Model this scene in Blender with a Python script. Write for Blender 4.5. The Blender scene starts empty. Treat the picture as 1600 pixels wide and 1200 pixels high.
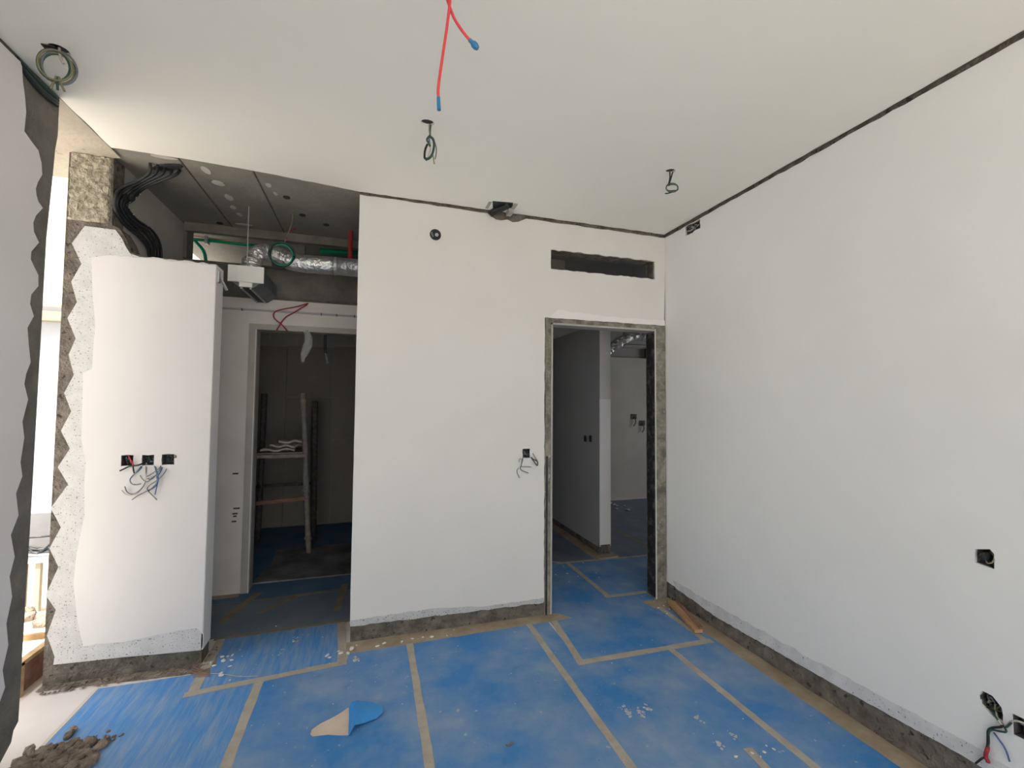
import bpy, bmesh, math, random
from mathutils import Vector, Matrix, noise
from mathutils.geometry import tessellate_polygon
random.seed(7)
S = bpy.context.scene
COL = S.collection

# ------------------------------------------------------------------ camera, world, sun, exposure
F_PX = 703.05
CAM_H = 1.4988
RIGHT = Vector((0.95359435, -0.30098038, 0.0082841))
UP = Vector((-0.02062923, -0.03786136, 0.99906994))
FWD = Vector((0.30038683, 0.95287844, 0.04231337))
cd = bpy.data.cameras.new('camera'); cam = bpy.data.objects.new('camera', cd); COL.objects.link(cam)
cd.sensor_fit = 'HORIZONTAL'; cd.sensor_width = 36; cd.lens = 36 * F_PX / 1600; cd.clip_start = .02; cd.clip_end = 200
M = Matrix((RIGHT, UP, -FWD)).transposed().to_4x4(); M.translation = Vector((0, 0, CAM_H)); cam.matrix_world = M
S.camera = cam

w = bpy.data.worlds.new('world'); S.world = w; w.use_nodes = True
bg = w.node_tree.nodes['Background']; bg.inputs[0].default_value = (0.94, 0.97, 1.0, 1); bg.inputs[1].default_value = 1.0

sd = bpy.data.lights.new('sun', 'SUN'); sd.energy = 6.0; sd.angle = math.radians(2); sd.color = (1, .93, .82)
sun = bpy.data.objects.new('sun', sd); COL.objects.link(sun)
sun.rotation_euler = Vector((-.20, -.35, .915)).to_track_quat('Z', 'Y').to_euler(); sun.location = (-3, -3, 8)

def portal(name, loc, normal, sx, sy):
    d = bpy.data.lights.new(name, 'AREA'); d.shape = 'RECTANGLE'; d.size = sx; d.size_y = sy
    d.cycles.is_portal = True
    o = bpy.data.objects.new(name, d); COL.objects.link(o); o.location = loc
    o.rotation_euler = Vector(normal).to_track_quat('-Z', 'Z').to_euler()
portal('portal_rear', (.45, -1.4, 1.3), (0, 1, 0), 3.2, 2.5)
portal('portal_balcony', (-1.62, 2.73, 1.43), (1, 0, 0), .56, 2.8)
portal('portal_shaft', (-1.62, 5.1, 2.9), (1, 0, 0), 1.7, .8)
portal('portal_far', (6.45, 4.8, 1.7), (-1, 0, 0), 1.6, 1.8)

S.view_settings.view_transform = 'Standard'; S.view_settings.look = 'None'
S.view_settings.exposure = 1.55; S.view_settings.gamma = 1; S.view_settings.use_curve_mapping = False
S.cycles.max_bounces = 14; S.cycles.diffuse_bounces = 9

# ------------------------------------------------------------------ measuring helper
def at(px, py, x=None, y=None, z=None):
    d = RIGHT * ((px - 800) / F_PX) + UP * (-(py - 600) / F_PX) + FWD
    o = Vector((0, 0, CAM_H))
    t = (x - o.x) / d.x if x is not None else (y - o.y) / d.y if y is not None else (z - o.z) / d.z
    return o + d * t

XR, YB, XL, H = 2.228, 3.023, -1.344, 2.85

# ------------------------------------------------------------------ materials
def mat(name, c, c2=None, scale=3.0, rough=.85, bump=0, bscale=40, metal=0, speck=None, sscale=60, sthr=.68, spec=.3, stretch=None, lo=.35, hi=.65):
    m = bpy.data.materials.new(name); m.use_nodes = True; nt = m.node_tree; b = nt.nodes['Principled BSDF']
    b.inputs['Base Color'].default_value = (*c, 1); b.inputs['Roughness'].default_value = rough
    b.inputs['Metallic'].default_value = metal; b.inputs['Specular IOR Level'].default_value = spec
    tc = nt.nodes.new('ShaderNodeNewGeometry')
    vec = tc.outputs['Position']
    if stretch:
        mp = nt.nodes.new('ShaderNodeMapping'); mp.inputs['Scale'].default_value = stretch
        nt.links.new(vec, mp.inputs[0]); vec = mp.outputs[0]
    out = None
    if c2:
        n = nt.nodes.new('ShaderNodeTexNoise'); n.inputs['Scale'].default_value = scale; n.inputs['Detail'].default_value = 6
        n.inputs['Roughness'].default_value = .62
        nt.links.new(vec, n.inputs['Vector'])
        r = nt.nodes.new('ShaderNodeValToRGB'); r.color_ramp.elements[0].position = lo; r.color_ramp.elements[1].position = hi
        r.color_ramp.elements[0].color = (*c, 1); r.color_ramp.elements[1].color = (*c2, 1)
        nt.links.new(n.outputs[0], r.inputs[0]); out = r.outputs[0]
    if speck:
        n2 = nt.nodes.new('ShaderNodeTexNoise'); n2.inputs['Scale'].default_value = sscale; n2.inputs['Detail'].default_value = 3
        nt.links.new(vec, n2.inputs['Vector'])
        r2 = nt.nodes.new('ShaderNodeValToRGB'); r2.color_ramp.elements[0].position = sthr; r2.color_ramp.elements[1].position = sthr + .04
        nt.links.new(n2.outputs[0], r2.inputs[0])
        mx = nt.nodes.new('ShaderNodeMix'); mx.data_type = 'RGBA'
        nt.links.new(r2.outputs[0], mx.inputs['Factor'])
        if out: nt.links.new(out, mx.inputs[6])
        else: mx.inputs[6].default_value = (*c, 1)
        mx.inputs[7].default_value = (*speck, 1); out = mx.outputs[2]
    if out: nt.links.new(out, b.inputs['Base Color'])
    if bump:
        n3 = nt.nodes.new('ShaderNodeTexNoise'); n3.inputs['Scale'].default_value = bscale; n3.inputs['Detail'].default_value = 8
        nt.links.new(vec, n3.inputs['Vector'])
        bp = nt.nodes.new('ShaderNodeBump'); bp.inputs['Strength'].default_value = bump; bp.inputs['Distance'].default_value = .02
        nt.links.new(n3.outputs[0], bp.inputs['Height']); nt.links.new(bp.outputs[0], b.inputs['Normal'])
    return m

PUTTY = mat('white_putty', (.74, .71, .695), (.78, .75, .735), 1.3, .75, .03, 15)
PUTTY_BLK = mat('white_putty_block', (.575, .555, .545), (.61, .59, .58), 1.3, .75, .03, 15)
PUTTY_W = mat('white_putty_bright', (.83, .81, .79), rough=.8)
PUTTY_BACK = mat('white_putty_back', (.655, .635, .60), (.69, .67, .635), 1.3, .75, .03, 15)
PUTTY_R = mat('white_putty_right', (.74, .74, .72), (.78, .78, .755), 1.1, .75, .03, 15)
UNDER = mat('undercoat', (.46, .455, .45), (.53, .525, .52), 14, .9, .15, 60, speck=(.12, .11, .10), sscale=120, sthr=.625)
CEIL = mat('ceiling_paint', (.79, .775, .715), (.82, .805, .745), .8, .8, .02, 10)
CONC = mat('raw_concrete', (.10, .087, .072), (.225, .20, .168), 13, .95, .9, 60, speck=(.06, .055, .05), sscale=30, sthr=.62)
CONC_Z = mat('raw_concrete_warm', (.085, .073, .06), (.19, .165, .14), 13, .95, .9, 60, speck=(.05, .045, .04), sscale=30, sthr=.62)
CONC_D = mat('jamb_concrete', (.13, .122, .105), (.20, .185, .16), 6, .95, .3, 45)
CHISEL = mat('chiselled_concrete', (.22, .195, .15), (.44, .40, .32), 34, .95, 1.0, 60)
SLAB = mat('slab_concrete', (.20, .19, .17), (.27, .255, .225), 2.2, .9, .2, 30)
SOFFIT = mat('soffit_plaster', (.37, .335, .28), (.44, .40, .34), 5, .9, .3, 25, speck=(.25, .2, .15), sscale=22, sthr=.67)
GREYW = mat('grey_render', (.36, .34, .31), (.44, .42, .385), 2.5, .9, .12, 30)
GREYL = mat('grey_render_light', (.62, .58, .54), (.69, .65, .61), 2.0, .9, .1, 30)
PASSG = mat('passage_grey_paint', (.43, .43, .44), (.48, .48, .49), 1.4, .85)
BLUE = mat('blue_sheet', (.048, .215, .52), (.25, .345, .49), 2.6, .55, .12, 22, speck=(.36, .41, .47), sscale=24, sthr=.69, lo=.38, hi=.70)
BLUE_S = mat('blue_sheet_streaked', (.085, .27, .60), (.29, .385, .52), 5, .5, .25, 9, stretch=(6, .8, 1), lo=.40, hi=.78)
BLUE_D = mat('blue_sheet_dusty_dim', (.12, .17, .24), (.19, .22, .26), 3, .7, .1, 20)  # dusty blue, also darkened for the dim corridor, passage and far room
BLUE_N = mat('blue_sheet_shaded', (.05, .14, .28), (.12, .19, .28), 3, .7, .1, 20)  # sheet blue with the dark room's shade put into the colour
UNDER_R = mat('undercoat_grey', (.55, .55, .55), (.66, .66, .66), 14, .9, .15, 60, speck=(.14, .14, .14), sscale=95, sthr=.66)
JAMBC = mat('stained_cement', (.13, .12, .095), (.31, .285, .23), 16, .95, .6, 50, speck=(.42, .40, .36), sscale=28, sthr=.68)
BLUE_C = mat('blue_sheet_clean', (.03, .24, .62), (.05, .29, .68), 6, .5)
TAPE = mat('masking_tape', (.37, .33, .275), (.46, .42, .355), 12, .7, .1, 40, speck=(.2, .17, .14), sscale=50, sthr=.7)
TAPE_D = mat('shaded_tape', (.20, .17, .13), (.28, .24, .18), 12, .8)  # masking tape colour darkened to paint in the dim corridor and far room
TAPE_W = mat('beige_tape', (.29, .225, .15), (.40, .335, .25), 7, .75, .1, 30)
TILE = mat('pale_tile', (.66, .60, .57), (.74, .68, .645), 2, .35)
TILE_B = mat('beige_tile', (.62, .50, .40), (.70, .58, .48), 8, .5)
MORTAR = mat('mortar', (.12, .095, .075), (.30, .24, .19), 18, .95, .7, 60)
CHIP = mat('plaster_chip', (.62, .60, .57), (.78, .76, .73), 20, .9)
BLACK = mat('black_plastic', (.02, .02, .022), (.04, .04, .045), 20, .6)
BOXM = mat('box_steel', (.05, .048, .045), (.11, .10, .09), 30, .6, .2, 60)
W_RED = mat('red_insulation', (.62, .06, .07), rough=.45)
W_DRED = mat('dark_red_insulation', (.35, .03, .04), rough=.5)
W_GREEN = mat('green_insulation', (.035, .075, .055), rough=.5)
W_BLACK = mat('black_insulation', (.02, .022, .025), rough=.5)
W_GREY = mat('grey_insulation', (.16, .18, .19), rough=.5)
W_BLUE = mat('blue_insulation', (.06, .12, .25), rough=.5)
W_YEL = mat('yellow_insulation', (.20, .19, .11), rough=.5)
W_WHITE = mat('dusty_insulation', (.45, .42, .36), rough=.6)
TAPEBLUE = mat('blue_electrical_tape', (.03, .17, .34), rough=.4)
GPIPE = mat('green_pipe', (.0, .26, .13), rough=.4)
COPPER = mat('copper_pipe', (.55, .30, .20), rough=.4, metal=.3)
RPIPE = mat('red_pipe', (.32, .03, .03), rough=.5)
FOIL = mat('foil', (.72, .71, .69), (.85, .84, .82), 10, .33, .9, 28, metal=.9)
GALV = mat('galvanised_steel', (.42, .43, .43), (.52, .53, .53), 8, .5, 0, metal=.6)
GRSTEEL = mat('grey_metal', (.13, .135, .14), (.17, .175, .18), 8, .6)
WHITEP = mat('white_board', (.72, .70, .65), (.78, .76, .71), 5, .8)
WOOD = mat('pale_wood', (.40, .24, .12), (.55, .36, .20), 12, .8, .15, 40, stretch=(1, .2, 1))
WOODR = mat('reddish_wood', (.22, .11, .08), (.32, .18, .13), 12, .85, .2, 40)
WOODG = mat('weathered_wood', (.22, .19, .16), (.36, .32, .27), 14, .9, .2, 40)
WOODX = mat('formwork_wood', (.42, .27, .13), (.62, .43, .24), 12, .8)
PANELM = mat('gypsum_panel', (.27, .24, .20), (.31, .28, .235), 2, .9)
MAT_BLK = mat('dusty_black_board', (.10, .10, .105), (.24, .24, .25), 4, .8, .1, 20)
PLASTIC = mat('clear_plastic', (.55, .56, .54), rough=.25)
PLASTIC.node_tree.nodes['Principled BSDF'].inputs['Alpha'].default_value = .45
SACK = mat('paper_sack', (.42, .38, .34), (.60, .56, .50), 14, .9)
PLASTER_DAB = mat('skim_dab', (.42, .41, .38), (.50, .49, .46), 10, .9)
EXTW = mat('exterior_white', (.40, .40, .41), (.46, .46, .47), 2, .8)
EXTC = mat('exterior_cream', (.36, .29, .19), rough=.8)
EXTG = mat('exterior_grey', (.16, .155, .155), (.2, .195, .19), 3, .8)
EXTF = mat('terrace_screed', (.62, .56, .48), (.72, .66, .58), 2, .9)
SHAFT = mat('shaft_plaster', (.50, .46, .36), (.58, .54, .43), 2, .9)

# ------------------------------------------------------------------ object helpers
ORIG = {}
def link(name, me, parent=None, m=None, label=None):
    o = bpy.data.objects.new(name, me); COL.objects.link(o)
    if parent is not None:
        o.parent = parent
        off = ORIG.get(parent.name, Vector((0, 0, 0)))
        me.transform(Matrix.Translation(-off)); ORIG[o.name] = off
    else: ORIG[o.name] = Vector((0, 0, 0))
    if m:
        for k in (m if isinstance(m, (list, tuple)) else [m]): me.materials.append(k)
    if label: o['label'] = label
    return o
def thing(name, label, cat, loc, group=None):
    o = bpy.data.objects.new(name, None); COL.objects.link(o); o.location = loc; o.empty_display_size = .05
    ORIG[o.name] = Vector(loc); o['label'] = label; o['category'] = cat
    if group: o['group'] = group
    return o
def tag(o, label, cat, group=None, kind=None):
    o['label'] = label; o['category'] = cat
    if group: o['group'] = group
    if kind: o['kind'] = kind
    return o
def struct(o): o['kind'] = 'structure'; return o
def mesh(name, verts, faces, m=None, parent=None, smooth=False, label=None):
    me = bpy.data.meshes.new(name); me.from_pydata([tuple(v) for v in verts], [], faces)
    bm = bmesh.new(); bm.from_mesh(me); bmesh.ops.recalc_face_normals(bm, faces=bm.faces); bm.to_mesh(me); bm.free()
    if smooth: me.polygons.foreach_set('use_smooth', [True] * len(me.polygons))
    me.update()
    return link(name, me, parent, m, label)
class G:
    def __init__(s): s.v = []; s.f = []
    def add(s, v, f):
        n = len(s.v); s.v += [Vector(a) for a in v]; s.f += [tuple(i + n for i in a) for a in f]; return s
    def box(s, x0, x1, y0, y1, z0, z1):
        v = [(x, y, z) for x in (x0, x1) for y in (y0, y1) for z in (z0, z1)]
        return s.add(v, [(0, 1, 3, 2), (4, 6, 7, 5), (0, 4, 5, 1), (2, 3, 7, 6), (0, 2, 6, 4), (1, 5, 7, 3)])
    def beam(s, a, b, wd, th, up=Vector((0, 0, 1))):
        a = Vector(a); b = Vector(b); d = (b - a).normalized(); sd_ = d.cross(up)
        if sd_.length < 1e-3: sd_ = d.cross(Vector((1, 0, 0)))
        sd_.normalize(); u = sd_.cross(d).normalized()
        v = [p + sd_ * i * wd / 2 + u * j * th / 2 for p in (a, b) for i, j in ((-1, -1), (1, -1), (1, 1), (-1, 1))]
        return s.add(v, [(0, 1, 2, 3), (4, 7, 6, 5), (0, 4, 5, 1), (1, 5, 6, 2), (2, 6, 7, 3), (3, 7, 4, 0)])
    def tube(s, pts, r, n=7, closed=False, smooth_n=4, jit=0):
        P = [Vector(p) for p in pts]
        if smooth_n > 1 and len(P) > 2: P = catmull(P, smooth_n, closed)
        if closed: P = P + [P[0]]
        rs = r if isinstance(r, (list, tuple)) else None
        prev = None; rings = []
        for i, p in enumerate(P):
            t = (P[min(i + 1, len(P) - 1)] - P[max(i - 1, 0)]).normalized()
            if prev is None:
                prev = t.cross(Vector((0, 0, 1)))
                if prev.length < .1: prev = t.cross(Vector((1, 0, 0)))
            nrm = (prev - t * prev.dot(t))
            if nrm.length < 1e-6: nrm = t.orthogonal()
            nrm.normalize(); bn = t.cross(nrm); prev = nrm
            rr = r if rs is None else rs[min(int(i * len(rs) / len(P)), len(rs) - 1)]
            rr2 = rr * (1 + jit * random.uniform(-1, 1))
            rings.append([p + (nrm * math.cos(a) + bn * math.sin(a)) * rr2 * (1 + jit * .6 * random.uniform(-1, 1)) for a in [2 * math.pi * k / n for k in range(n)]])
        v = [q for rg in rings for q in rg]; f = []
        for i in range(len(rings) - 1):
            for k in range(n): f.append((i * n + k, i * n + (k + 1) % n, (i + 1) * n + (k + 1) % n, (i + 1) * n + k))
        f.append(tuple(range(n))[::-1]); f.append(tuple((len(rings) - 1) * n + k for k in range(n)))
        return s.add(v, f)
    def lump(s, c, sx, sy, sz, seed=0, sub=1):
        bm = bmesh.new(); bmesh.ops.create_icosphere(bm, subdivisions=sub, radius=1)
        rot = Matrix.Rotation(random.uniform(0, 6.28), 3, 'Z')
        v = []
        for q in bm.verts:
            k = 1 + .35 * noise.noise(q.co * 1.7 + Vector((seed, seed * .7, 0)))
            p = rot @ Vector((q.co.x * sx * k, q.co.y * sy * k, 0)); v.append(Vector((c[0] + p.x, c[1] + p.y, c[2] + q.co.z * sz * k)))
        f = [tuple(a.index for a in fc.verts) for fc in bm.faces]; bm.free(); return s.add(v, f)
    def build(s, name, m, parent=None, smooth=False, label=None): return mesh(name, s.v, s.f, m, parent, smooth, label)

def catmull(P, n, closed=False):
    out = []; L = len(P); rng = range(L if closed else L - 1)
    for i in rng:
        p0 = P[(i - 1) % L] if closed or i > 0 else P[0] * 2 - P[1]
        p1 = P[i]; p2 = P[(i + 1) % L]; p3 = P[(i + 2) % L] if closed or i + 2 < L else P[-1] * 2 - P[-2]
        for k in range(n):
            t = k / n
            out.append(.5 * ((2 * p1) + (p2 - p0) * t + (2 * p0 - 5 * p1 + 4 * p2 - p3) * t * t + (3 * p1 - p0 - 3 * p2 + p3) * t ** 3))
    if not closed: out.append(P[-1].copy())
    return out

def sheet(outline, holes, fmap, d0, d1):
    """flat polygon with holes, thickness from d0 (front) to d1, mapped to 3D with fmap(u, v, d)"""
    loops = [outline] + holes
    tris = tessellate_polygon([[Vector((a, b, 0)) for a, b in l] for l in loops])
    flat = [p for l in loops for p in l]; n = len(flat)
    v = [fmap(a, b, d0) for a, b in flat] + [fmap(a, b, d1) for a, b in flat]
    f = [tuple(t) for t in tris] + [tuple(i + n for i in t[::-1]) for t in tris]
    k = 0
    for l in loops:
        m_ = len(l)
        for i in range(m_):
            a, b = k + i, k + (i + 1) % m_; f.append((a, b, b + n, a + n))
        k += m_
    return v, f
BACK = lambda u, v, d: Vector((u, YB + d, v))
RWALL = lambda u, v, d: Vector((XR + d, u, v))
LWALL = lambda u, v, d: Vector((XL - d, u, v))
UPP = lambda u, v, d: Vector((u, v, H + d))
DOWN = lambda u, v, d: Vector((u, v, d))
def rag(a, b, amp=.004, step=.03):
    """ragged line from a to b, without b"""
    a = Vector(a); b = Vector(b); L = (b - a).length; n = max(1, int(L / step)); nrm = Vector((-(b - a).y, (b - a).x)).normalized()
    return [tuple(a.lerp(b, i / n) + nrm * (random.uniform(-amp, amp) if i else 0)) for i in range(n)]
def ragpoly(pts, amp=.004, step=.03, straight=()):
    o = []
    for i, p in enumerate(pts):
        q = pts[(i + 1) % len(pts)]
        o += [p] if i in straight else rag(p, q, amp, step)
    return o
def rect(x0, x1, z0, z1): return [(x0, z0), (x1, z0), (x1, z1), (x0, z1)]
def px_back(l): return [(lambda p: (p.x, p.z))(at(a, b, y=YB)) for a, b in l]
def px_left(l): return [(lambda p: (p.y, p.z))(at(a, b, x=XL)) for a, b in l]
def grid_face(fmap, u0, u1, v0, v1, nu, nv, amp, sc, d0, m, name, parent):
    v = []; f = []
    for i in range(nu + 1):
        for j in range(nv + 1):
            u = u0 + (u1 - u0) * i / nu; w_ = v0 + (v1 - v0) * j / nv
            e = 0 if i in (0, nu) or j in (0, nv) else 1
            d = d0 - e * amp * (.6 + noise.noise(Vector((u * sc, w_ * sc, 3))) + .5 * noise.noise(Vector((u * sc * 3, w_ * sc * 3, 9))))
            v.append(fmap(u + e * random.uniform(-.3, .3) * (u1 - u0) / nu, w_, d if e else .02))
    for i in range(nu):
        for j in range(nv):
            a = i * (nv + 1) + j; f.append((a, a + 1, a + nv + 2, a + nv + 1))
    return mesh(name, v, f, m, parent)

# ------------------------------------------------------------------ floor and slab
T = .015
fl = struct(mesh('floor', *sheet([(-1.62, -1.5), (6.5, -1.5), (6.5, 8.2), (-1.62, 8.2)], [], DOWN, 0, -.2), TILE))
sl = struct(mesh('ceiling', *sheet([(-2.45, -2.9), (6.6, -2.9), (6.6, 8.3), (-1.6, 8.3), (-1.6, 3.41), (-2.45, 3.41)], [], DOWN, H + T, H + .25), SLAB))  # unseen rear overhang added, balcony edge pushed out, to keep the sun outside
# soffit of the balcony slab, rough plaster
mesh('soffit_plaster', *sheet(ragpoly([(-2.44, -2.8), (-1.362, -2.8), (-1.362, 3.02), (-1.44, 3.05), (-1.62, 3.1), (-1.62, 3.40), (-2.44, 3.40)], .004, .1), [], DOWN, H + .004, H + T), SOFFIT, sl)
# white ceiling skim with ragged far edge and holes
def circ(cx, cy, r, n=12, e=1.0): return [(cx + r * math.cos(6.2832 * k / n), cy + r * e * math.sin(6.2832 * k / n)) for k in range(n)]
cb = [(.755, 2.865), (.895, 2.845), (.925, 2.955), (.79, 2.985)]
choles = [circ(-1.176, 2.139, .033), circ(.238, 2.15, .033, e=.8), circ(1.635, 2.167, .03), circ(.225, 1.33, .03), cb]
far = [(-1.352, 2.90), (-.982, 2.906), (-.601, 2.938), (-.323, 2.974), (-.091, 3.008), (2.21, 3.008)]
out = [(-1.350, -1.29)] + [(2.212, -1.29)]
outl = rag((-1.350, -1.29), (2.212, -1.29), 0, 5) + rag((2.212, -1.29), (2.210, 3.006), .0035, .06)
ff = far[::-1]
for i in range(len(ff) - 1): outl += rag(ff[i], ff[i + 1], .004, .04)
outl += rag((-1.352, 2.90), (-1.350, -1.29), .003, .06)
cp = mesh('ceiling_skim', *sheet(outl, choles, UPP, 0, T), CEIL, sl, label='white skimmed ceiling with holes for the lights')
# formwork seams and pale dabs on the bare slab
for x, y0, y1 in ((-1.06, 2.915, 4.02), (-.69, 2.93, 4.02)):
    G().box(x - .004, x + .004, y0, y1, H + T - .003, H + T + .002).build('slab_seam', BOXM, sl)
G().box(-1.38, 1.1, 3.985, 4.03, 2.80, H + T).build('slab_edge_beam', CONC_D, sl)
for x, y, a, b in ((-1.135, 2.95, .07, .02), (-.955, 3.04, .022, .05), (-.935, 3.20, .035, .04), (-.93, 3.41, .025, .05), (-.95, 3.57, .02, .035), (-.94, 3.70, .018, .03), (-.64, 3.13, .018, .03), (-.62, 3.24, .013, .03), (-.96, 3.9, .06, .02)):
    mesh('skim_dab', *sheet([(x + a * math.cos(t) * random.uniform(.8, 1.1), y + b * math.sin(t) * random.uniform(.8, 1.1)) for t in [6.2832 * k / 12 for k in range(12)]], [], DOWN, H + T - .003, H + T + .001), PLASTER_DAB, sl)
for x, y in ((-.56, 3.28), (-.50, 3.56), (-1.13, 3.93), (-.35, 3.7)):
    G().tube([(x, y, H + T - .006), (x, y, H + T + .02)], .022, 10).build('ceiling_hole', BLACK, sl)

# ------------------------------------------------------------------ wall_back: centre wall with the door and slot
boxC = rect(1.036, 1.092, 1.112, 1.176)
ring = [(.400 + .038 * math.cos(a), 2.634 + .038 * math.sin(a)) for a in [6.2832 * k / 16 for k in range(16)]]
slot = rect(1.250, 2.126, 2.487, 2.628)
core_out = [(-.087, 0), (1.248, 0), (1.248, 2.088), (2.133, 2.088), (2.133, 0), (2.38, 0), (2.38, H + T), (-.087, H + T)]
wb = struct(mesh('wall_back', *sheet(core_out, [boxC, ring, slot], BACK, .012, .125), CONC))
pl_out = (rag((-.090, .112), (.52, .100), .004, .03) + rag((.52, .1), (1.203, .098), .004, .03)
          + rag((1.203, .098), (1.199, 2.122), .0025, .04) + rag((1.199, 2.122), (2.214, 2.124), .003, .04)
          + rag((2.214, 2.124), (2.2285, 2.60), .0003, .2) + rag((2.2285, 2.60), (2.2285, 2.828), .001, .2)
          + rag((2.2285, 2.830), (1.0, 2.832), .003, .05) + rag((.99, 2.80), (.78, 2.80), .01, .04) + rag((.76, 2.832), (-.090, 2.838), .003, .05) + rag((-.090, 2.838), (-.090, .112), .0008, .1))
slot_r = rag((1.244, 2.483), (2.132, 2.487), .004, .03) + rag((2.132, 2.487), (2.130, 2.630), .004, .03) + rag((2.130, 2.630), (1.244, 2.628), .006, .03) + rag((1.244, 2.628), (1.244, 2.483), .002, .04)
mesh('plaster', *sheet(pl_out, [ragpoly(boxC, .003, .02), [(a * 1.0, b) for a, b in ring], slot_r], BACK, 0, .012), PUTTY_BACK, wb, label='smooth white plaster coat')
mesh('plaster_undercoat', *sheet(ragpoly([(-.088, .104), (1.2, .090), (1.2, .125), (.8, .118), (.4, .15), (-.088, .14)], .004, .04), [], BACK, -.0012, .011), UNDER, wb, label='speckled undercoat band above the skirting strip')
mesh('plaster_undercoat', *sheet(ragpoly([(1.225, 2.122), (2.222, 2.124), (2.222, 2.165), (1.8, 2.160), (1.3, 2.185)], .004, .04), [], BACK, -.0012, .011), PUTTY, wb, label='thin undercoat band above the door')
# door lining of bare cement
dr = struct(mesh('door_1', *sheet(ragpoly([(1.205, 0), (1.247, 0), (1.247, 2.088), (2.133, 2.088), (2.133, .0), (2.222, .0), (2.224, 2.118), (1.205, 2.118)], .002, .05, (0, 3, 4)), [], BACK, -.002, .0125), JAMBC))
G().box(1.249, 1.262, YB - .004, YB + .12, 0, 2.086).build('door_lining', GREYW, dr)
G().box(1.212, 1.226, YB - .0045, YB + .004, 0, 1.12).build('door_gap', BLACK, dr)
G().box(1.249, 2.132, YB - .004, YB + .12, 2.074, 2.087).build('door_lining', GREYW, dr)
grid_face(lambda u, v, d: Vector((2.133 - .006 + d * .5, u, v)), YB + .004, YB + .124, 0.0, 2.074, 6, 60, .008, 14, 0, mat('black_mottled_jamb', (.018, .016, .018), (.10, .09, .085), 16, .9, .6, 50, lo=.5, hi=.7), 'jamb_face', dr)  # jamb face mottled from near black to dark grey
G().box(2.128, 2.1335, YB - .006, YB + .004, 0, 2.09).build('door_bead', GREYL, dr)
# slot inner faces are the concrete core itself

# ------------------------------------------------------------------ wall_back_left: the low block with the rough column
bs = [rect(-1.299, -1.243, 1.134, 1.193), rect(-1.203, -1.147, 1.134, 1.193), rect(-1.109, -1.050, 1.134, 1.193)]
blk_out = [(-1.6, 0), (-.885, 0), (-.885, 2.300)] + rag((-.90, 2.302), (-1.285, 2.312), .004, .04) + [(-1.30, 2.33), (-1.325, 2.40), (-1.36, 2.46), (-1.395, 2.475), (-1.40, H + T), (-1.6, H + T)]
wl = struct(mesh('wall_back_left', *sheet(blk_out, bs, BACK, .012, .13), CONC_Z))
zig = [(132, 353), (121, 368), (112, 380), (127, 412), (111, 440), (120, 472), (105, 497), (118, 529), (107, 554), (115, 586), (100, 614), (111, 643), (95, 673), (109, 701), (90, 730), (106, 757), (79, 794), (95, 824), (77, 857), (91, 886), (71, 930), (87, 953), (73, 993), (85, 1026), (83, 1039)]
bot = [(130, 1034), (192, 1027), (250, 1022), (314, 1016)]
un = px_back(zig) + px_back(bot) + [(-.879, .10), (-.879, 2.298)] + rag((-.885, 2.302), (-1.285, 2.308), .005, .03) + px_back([(203, 396), (196, 385), (190, 372), (180, 359), (150, 355)])
bsr = [ragpoly(r_, .003, .02) for r_ in bs]
mesh('plaster_undercoat', *sheet(un, bsr, BACK, .001, .012), UNDER, wl, label='speckled undercoat with a zigzag left edge')
tc = px_back([(143, 402), (144, 440), (145, 465), (149, 507), (146, 538), (144, 576), (130, 583), (129, 620), (128, 665), (127, 687), (134, 722), (132, 751), (132, 805), (119, 870), (115, 912), (121, 970), (130, 1010), (150, 1006), (192, 1003), (222, 997), (249, 991), (280, 985), (308, 981)]) + [(-.880, .17), (-.880, 2.292)] + rag((-.885, 2.294), (-1.43, 2.300), .004, .03)
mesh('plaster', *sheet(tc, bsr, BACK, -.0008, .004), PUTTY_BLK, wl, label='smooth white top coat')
G().box(-.886, -.877, YB + .001, YB + .13, .085, 2.298).build('plaster_return', PUTTY, wl)
grid_face(BACK, -1.597, -1.402, 2.475, 2.862, 16, 30, .012, 30, .008, CHISEL, 'chiselled_face', wl)
G().box(-.884, -.868, YB + .02, YB + .05, 2.20, 2.27).beam((-.875, YB + .06, 2.24), (-.845, YB + .09, 2.17), .02, .006).build('corner_bead', GALV, wl)

# ------------------------------------------------------------------ wall_left with a ragged jamb
we = [(-.2, .0)]
le = [(36, 128), (39, 150), (41, 175), (38, 205), (50, 222), (60, 235), (65, 255), (66, 273), (59, 285), (56, 295), (57, 305), (60, 315), (67, 325), (56, 337), (52, 348), (53, 362), (61, 379), (49, 393), (48, 405), (54, 418), (60, 430), (60, 447), (49, 460), (47, 475), (53, 494), (43, 512), (45, 540), (48, 566), (41, 584), (38, 600), (44, 624), (35, 659), (38, 684), (32, 722), (35, 744), (25, 771), (29, 805), (17, 836), (23, 870), (15, 901), (19, 932), (10, 974), (13, 1008), (4, 1047), (8, 1074), (0, 1096)]
lw_core = [(-1.3, 0), (2.32, 0), (2.335, .06), (2.40, .11), (2.41, .15), (2.435, .17), (2.437, .4), (2.445, 1.1), (2.450, 2.2), (2.470, 2.50), (2.475, 2.60), (2.488, 2.68), (2.485, H + T), (-1.3, H + T)]
wlf = struct(mesh('wall_left', *sheet(lw_core, [], LWALL, .012, .256), CONC_D))
lp = px_left(le)
lo_ = [(-1.29, .12)] + [(2.24, .12)] + [(2.27, .20)] + lp[::-1] + [(2.24, 2.815)] + rag((2.23, 2.83), (-1.29, 2.832), .003, .06)
mesh('plaster', *sheet(lo_, [], LWALL, 0, .012), PUTTY, wlf, label='smooth white plaster with a scalloped edge')
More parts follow.
